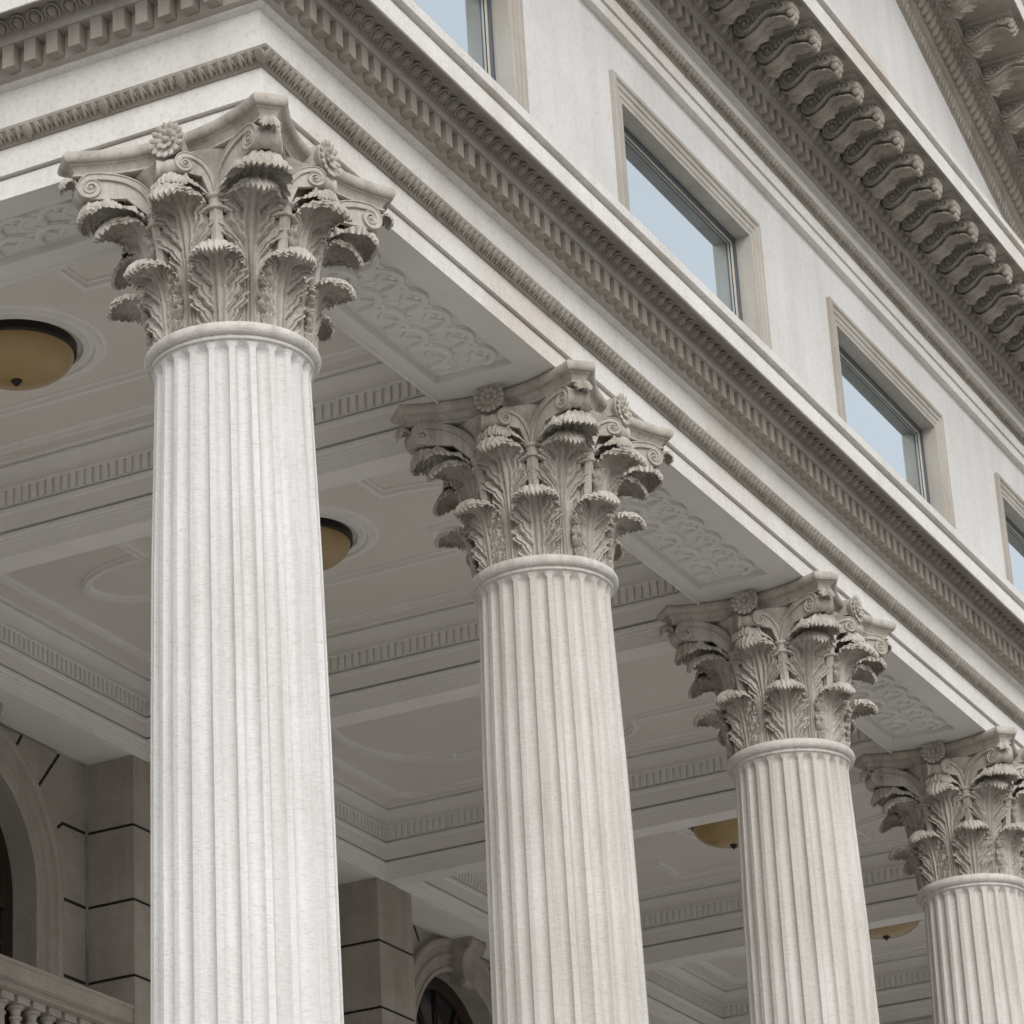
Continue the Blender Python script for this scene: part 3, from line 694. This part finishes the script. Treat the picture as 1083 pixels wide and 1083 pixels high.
for (x, y), lb, bi in zip(LAMPS, lab, (0, 1, 3, 4)):
    ring_medallion(mouls[bi][1], x, y)
    if l_src is None:
        l_src = t = thing('ceiling_lamp', lb, 'lamp', (x, y, ZP), 'amber ceiling lamps of the porch')
        bowl = [(.355, -.062)] + [(.355 * math.cos(a), -.066 - .175 * math.sin(a)) for a in np.linspace(.03, PI / 2 - .04, 16)] + [(.002, -.242)]
        mb = MB(); mb.lathe(bowl, n=56); o = mb.build('bowl', 'amber', t); o.matrix_parent_inverse = Matrix()
        mb = MB(); mb.lathe([(.368, 0), (.373, -.01), (.373, -.058), (.364, -.066), (.34, -.066), (.34, -.0)], n=56); o = mb.build('rim', 'bronze', t); o.matrix_parent_inverse = Matrix()
        mb = MB(); mb.lathe([(.002, -.235), (.034, -.240), (.036, -.247), (.022, -.262), (.012, -.275), (.002, -.282)], n=16); o = mb.build('finial', 'bronze', t); o.matrix_parent_inverse = Matrix()
    else:
        c = copy_tree(l_src); c.location = (x, y, ZP); c['label'] = lb

# ------------------------------------------------------------------ back wall, arches, piers, balustrade
Bw = thing('porch_wall', 'brown stone wall at the back of the porch with arched windows and dark joints', 'wall', (9.6, WALL_Y, BASE))
ARC = [(5.66, 1), (9.56, 0), (13.52, 1), (17.3, 1)]; RO = .95; ZC = -1.27; ZBOT = -3.4
mb = MB(); xs = -.3
for cx, _ in ARC:
    mb.box(xs, cx - RO, WALL_Y, WALL_Y + .5, BASE, .6); xs = cx + RO
    th = np.linspace(0, PI, 33)
    for a, b in zip(th[:-1], th[1:]):
        p, q = (cx + RO * math.cos(a), ZC + RO * math.sin(a)), (cx + RO * math.cos(b), ZC + RO * math.sin(b))
        mb.quad((p[0], WALL_Y, p[1]), (p[0], WALL_Y, .6), (q[0], WALL_Y, .6), (q[0], WALL_Y, q[1]))
        mb.quad((p[0], WALL_Y, p[1]), (q[0], WALL_Y, q[1]), (q[0], WALL_Y + .5, q[1]), (p[0], WALL_Y + .5, p[1]))
    mb.box(cx - RO, cx + RO, WALL_Y, WALL_Y + .5, BASE, ZBOT)
mb.box(xs, 19.5, WALL_Y, WALL_Y + .5, BASE, .6); wall_mb = mb
def keystone():
    mb = MB(); und = catmull([(0.0, -.36), (.10, -.40), (.16, -.35), (.14, -.24), (.17, -.12), (.25, -.05), (.27, .02), (.22, .05)], 30)
    rows = []
    for s in np.linspace(-1, 1, 9):
        rows.append([(s * (.095 + .055 * (z + .4) / .45), -(x + .016 * math.cos(2.5 * PI * s)), z) for x, z in und])
    mb.rings(rows, closed_u=False)
    for s in (-1, 1):
        w = lambda z: s * (.098 + .055 * (z + .4) / .45)
        pl = [(w(z), -x, z) for x, z in und] + [(w(.05), 0, .05)]
        mb.add(pl, [tuple(range(len(pl)))])
        for cx, cz, r0 in ((.10, -.33, .055), (.19, -.03, .062)):
            th = np.linspace(0, 3 * PI, 26); mb.tube([(w(cz) + s * .004, -(cx + r0 * (1 - .75 * a / th[-1]) * math.sin(a)), cz + r0 * (1 - .75 * a / th[-1]) * math.cos(a)) for a in th], .011, 6)
    return mb
for i, (cx, vis) in enumerate(ARC):
    th = np.linspace(0, PI, 41)
    pts = [(cx + 1, ZBOT)] + [(cx + math.cos(a), ZC + math.sin(a)) for a in th] + [(cx - 1, ZBOT)]
    pr_ = [(.945, -.02), (.945, .035), (.965, .045), (.985, .045), (.992, .030), (1.07, .034), (1.08, .055), (1.10, .060), (1.115, .050), (1.125, .038), (1.185, .040), (1.195, .062), (1.225, .075), (1.25, .072), (1.262, .055), (1.265, -.02)]
    rg = []
    for x, z in pts:
        if z <= ZBOT + 1e-6: sx = 1 if x > cx else -1; rg.append([(cx + sx * r, WALL_Y - d, z) for r, d in pr_])
        else:
            dx, dz = x - cx, z - ZC; rg.append([(cx + dx * r, WALL_Y - d, ZC + dz * r) for r, d in pr_])
    mb = MB(); mb.rings(rg, closed_u=False); ao = mb.build('archivolt', 'trimdark' if 'trimdark' in M else 'pier', Bw, 22)
    k = keystone().build('keystone', 'pier', Bw, 40); k.location = (cx, WALL_Y, -.07 + 0.0)
    gy = WALL_Y + .20
    n = 32; V = [(cx, gy + .03, ZC)] + [(cx + .94 * math.cos(a), gy + .03, ZC + .94 * math.sin(a)) for a in np.linspace(0, PI, n)] + [(cx - .94, gy + .03, ZBOT), (cx + .94, gy + .03, ZBOT)]
    mb = MB(); mb.add(V, [(0, j, j + 1) for j in range(1, n)] + [(1, n, n + 1, n + 2)]); w_ = mb.build('arched_window', 'darkglass', Bw, smooth=False)
    fr = MB(); prf = [(.83, gy + .03), (.83, gy), (.945, gy - .02), (.945, gy + .03)]
    rg = [[(cx + r, y, ZBOT) for r, y in prf]] + [[(cx + r * math.cos(a), y, ZC + r * math.sin(a)) for r, y in prf] for a in np.linspace(0, PI, 33)] + [[(cx - r, y, ZBOT) for r, y in prf]]
    fr.rings(rg); fr.box(cx - .84, cx + .84, gy - .03, gy + .025, ZC - .10, ZC); fr.build('frame', 'wood', w_, 25)
    br = MB()
    for x in (-.42, 0, .42, .70, -.70): br.box(cx + x - .022, cx + x + .022, gy - .008, gy + .03, ZBOT, ZC - .1)
    for z in (-1.62, -1.9, -2.4, -2.9): br.box(cx - .83, cx + .83, gy - .004, gy + .028, z - .016, z + .016)
    br.tube([(cx + .42 * math.cos(a), gy + .01, ZC + .42 * math.sin(a)) for a in np.linspace(0, PI, 22)], .02, 6)
    for a in np.linspace(0, PI, 7)[1:-1]: br.tube([(cx + .42 * math.cos(a), gy + .01, ZC + .42 * math.sin(a)), (cx + .84 * math.cos(a), gy + .01, ZC + .84 * math.sin(a))], .016, 6)
    br.build('glazing_bars', 'wood', w_, 25)
# dark joints on the wall
JZ = [-.595 - .598 * k for k in range(8)]
jb = MB()
PX = [(7.33, 7.96), (11.25, 11.88), (15.2, 15.83)]
for cx, _ in ARC:
    for sx in (-1, 1):
        for k, z in enumerate(JZ[:5]):
            dz = z - ZC; ro = 1.265 + .03
            xin = ro if dz <= 0 else math.sqrt(max(0, ro * ro - dz * dz))
            a, b = sorted((cx + sx * max(xin, 1.30 if k else 1.34), cx + sx * 1.665)); jb.box(a, b, WALL_Y - .004, WALL_Y + .01, z - .012, z + .012)
        def slab(p, q):
            p, q = np.array(p), np.array(q); t = (q - p) / np.linalg.norm(q - p); nn = np.array((-t[1], t[0])) * .012
            qs = [p + nn, q + nn, q - nn, p - nn]
            jb.add([(cx + sx * v[0], WALL_Y - y, v[1]) for y in (.0045, -.01) for v in qs], [(0, 1, 2, 3), (0, 4, 5, 1), (2, 6, 7, 3), (1, 5, 6, 2), (0, 3, 7, 4)])
        slab((1.265, -.648), (1.345, -.592)); slab((.99, -.41), (1.30, -.035)); slab((.70, -.165), (.79, -.035))
nf_ = len(wall_mb.f); wall_mb.add(jb.v, jb.f); wall_mb.build('masonry', 'pier', Bw, 20, second=(nf_, 'joint'))
for a, b in PX:
    cb = MB(); x, z = a, -.03
    while z > -3.4:
        h = random.uniform(.05, .16); cb.box(x - random.uniform(.016, .026), x - .0005, WALL_Y - random.uniform(.012, .02), WALL_Y - .0005, z - h, z - .0); z -= h
    cb.build('caulk_line', 'caulk', Bw, smooth=False); cb = MB()
    x = a - 2.0
    while x < a - .02:
        h = random.uniform(.05, .15); cb.box(x, min(x + h, a - .02), WALL_Y - .012, WALL_Y - .0008, -.03 - random.uniform(.008, .022), -.031); x += h
    cb.build('caulk_line', 'caulk', Bw, smooth=False)
for i, ((a, b), lb) in enumerate(zip(PX, ('square brown stone pier left of the nearest column, beside the balustrade', 'square brown stone pier between the first and second columns', 'square stone pier hidden behind the third column'))):
    t = thing('pier', lb, 'pier', ((a + b) / 2, 5.5, BASE), 'stone piers along the porch wall')
    mb = MB(); zt = -.032; zs = [zt] + JZ + [BASE]; g = .012
    for k in range(len(zs) - 1):
        z1 = zs[k] - (g if k else 0); z0 = zs[k + 1] + (g if k < len(zs) - 2 else 0); mb.box(a, b, 5.315, WALL_Y + .05, z0, z1)
    sh = mb.build('shaft', 'pier', t, smooth=False)
    mb = MB(); mb.box(a + .012, b - .012, 5.327, WALL_Y + .04, BASE, -.05); mb.build('joints', 'joint', t, smooth=False)
t = thing('balustrade', 'brown stone balustrade with turned balusters at the lower left of the porch', 'balustrade', (5.7, 5.45, -3.15))
xr0 = 3.9; xr1 = 7.325
prof = [(-.10, -2.245), (-.125, -2.235), (-.125, -2.222), (-.105, -2.205), (-.098, -2.185), (-.118, -2.175), (-.135, -2.165), (-.135, -2.065), (-.15, -2.055), (-.15, -2.032), (.15, -2.032), (.15, -2.055), (.135, -2.065), (.135, -2.165), (.10, -2.245)]
mb = MB(); mb.rings([[(x, 5.465 + d, z) for d, z in prof] for x in (xr0, xr1)], cap=True); mb.build('rail', 'trimdark' if 'trimdark' in M else 'pier', t, 25)
mb = MB(); mb.box(xr0, xr1, 5.33, 5.60, -3.15, -2.95); mb.build('plinth', 'pier', t, smooth=False)
mb = MB(); mb.box(xr0, xr1, 5.32, WALL_Y + .02, -3.4, -3.15); mb.build('ledge', 'pier', t, smooth=False)
mb = MB(); mb.box(xr1 - .42, xr1 - .002, 5.375, 5.555, -2.95, -2.246); mb.build('end_block', 'pier', t, smooth=False)
bprof = [(.062, -2.30), (.066, -2.31), (.066, -2.322), (.045, -2.335), (.036, -2.36), (.036, -2.375), (.048, -2.385), (.048, -2.40), (.036, -2.41), (.040, -2.47), (.058, -2.56), (.074, -2.66), (.076, -2.74), (.062, -2.80), (.046, -2.83), (.06, -2.85), (.06, -2.88)]
b0 = None
for k in range(10):
    x = xr1 - .545 - .2 * k
    if b0 is None:
        mb = MB(); mb.lathe(bprof, n=20); mb.box(-.075, .075, -.075, .075, -2.302, -2.246); mb.box(-.075, .075, -.075, .075, -2.95, -2.88)
        b0 = mb.build('baluster', 'pier', t, 35); o = b0
    else: o = b0.copy(); COL.objects.link(o)
    o.location = (x, 5.465, 0)

# ------------------------------------------------------------------ ground
mb = MB(); mb.quad((-400, -400, GROUND), (400, -400, GROUND), (400, 400, GROUND), (-400, 400, GROUND)); g = mb.build('ground', 'paving', smooth=False); tag(g, 'grey stone plaza in front of the portico', 'ground', kind='structure')
mb = MB()
for k, (o, z0, z1) in enumerate(((1.5, GROUND, GROUND + .135), (1.2, GROUND + .135, GROUND + .27), (.9, GROUND + .27, BASE))): mb.box(-o, XR + o, -o, YL, z0 - (.02 if k else 0), z1)
g = mb.build('stylobate', 'step', smooth=False); tag(g, 'grey stone steps under the columns', 'steps', kind='structure')

# ------------------------------------------------------------------ camera
F, YAW, PIT, ROL = 3496.75, .4435, .4099, -.0589
cam = bpy.data.cameras.new('camera'); co = bpy.data.objects.new('camera', cam); COL.objects.link(co)
f = np.array((math.cos(PIT) * math.cos(YAW), math.cos(PIT) * math.sin(YAW), math.sin(PIT)))
r = np.array((math.sin(YAW), -math.cos(YAW), 0)); u = np.cross(r, f); c, s = math.cos(ROL), math.sin(ROL)
r2 = c * r + s * u; u2 = -s * r + c * u
co.matrix_world = Matrix(((r2[0], u2[0], -f[0], -13.2643), (r2[1], u2[1], -f[1], -7.8488), (r2[2], u2[2], -f[2], -8.7035), (0, 0, 0, 1)))
cam.sensor_width = 36; cam.sensor_fit = 'HORIZONTAL'; cam.lens = 36 * F / 1083; cam.clip_start = .1; cam.clip_end = 2000
cam.dof.use_dof = True; cam.dof.focus_distance = 19.; cam.dof.aperture_fstop = 9.
scene.camera = co

# ------------------------------------------------------------------ light: overcast sky
SUN_EL, SUN_AZ = R(33), R(224)      # azimuth of the sun, measured like the x-y plane
w = bpy.data.worlds.new('World'); scene.world = w; w.use_nodes = True; nt = w.node_tree
sky = nt.nodes.new('ShaderNodeTexSky'); sky.sky_type = 'NISHITA'; sky.sun_disc = False; sky.sun_elevation = SUN_EL; sky.sun_rotation = PI / 2 - SUN_AZ
sky.air_density = 1.; sky.dust_density = 6.; sky.ozone_density = 1.
hs = nt.nodes.new('ShaderNodeHueSaturation'); hs.inputs['Saturation'].default_value = .18
nt.links.new(sky.outputs['Color'], hs.inputs['Color']); bg = nt.nodes['Background']; cl = nt.nodes.new('ShaderNodeMix'); cl.data_type = 'RGBA'; cl.inputs['Factor'].default_value = .6      # even cloud layer over the sky
cl.inputs[7].default_value = (4.9, 5.0, 5.12, 1); nt.links.new(hs.outputs['Color'], cl.inputs[6]); nt.links.new(cl.outputs[2], bg.inputs['Color']); bg.inputs['Strength'].default_value = .15
sl = bpy.data.lights.new('sun', 'SUN'); so = bpy.data.objects.new('sun', sl); COL.objects.link(so)
sl.energy = .6; sl.angle = R(45); sl.color = (1, .985, .965)
d = Vector((math.cos(SUN_EL) * math.cos(SUN_AZ), math.cos(SUN_EL) * math.sin(SUN_AZ), math.sin(SUN_EL)))
so.rotation_euler = d.to_track_quat('Z', 'Y').to_euler()
scene.view_settings.view_transform = 'Standard'; scene.view_settings.look = 'None'; scene.view_settings.exposure = .42; scene.view_settings.gamma = 1
scene.cycles.use_denoising = True; scene.cycles.max_bounces = 8; scene.cycles.diffuse_bounces = 6
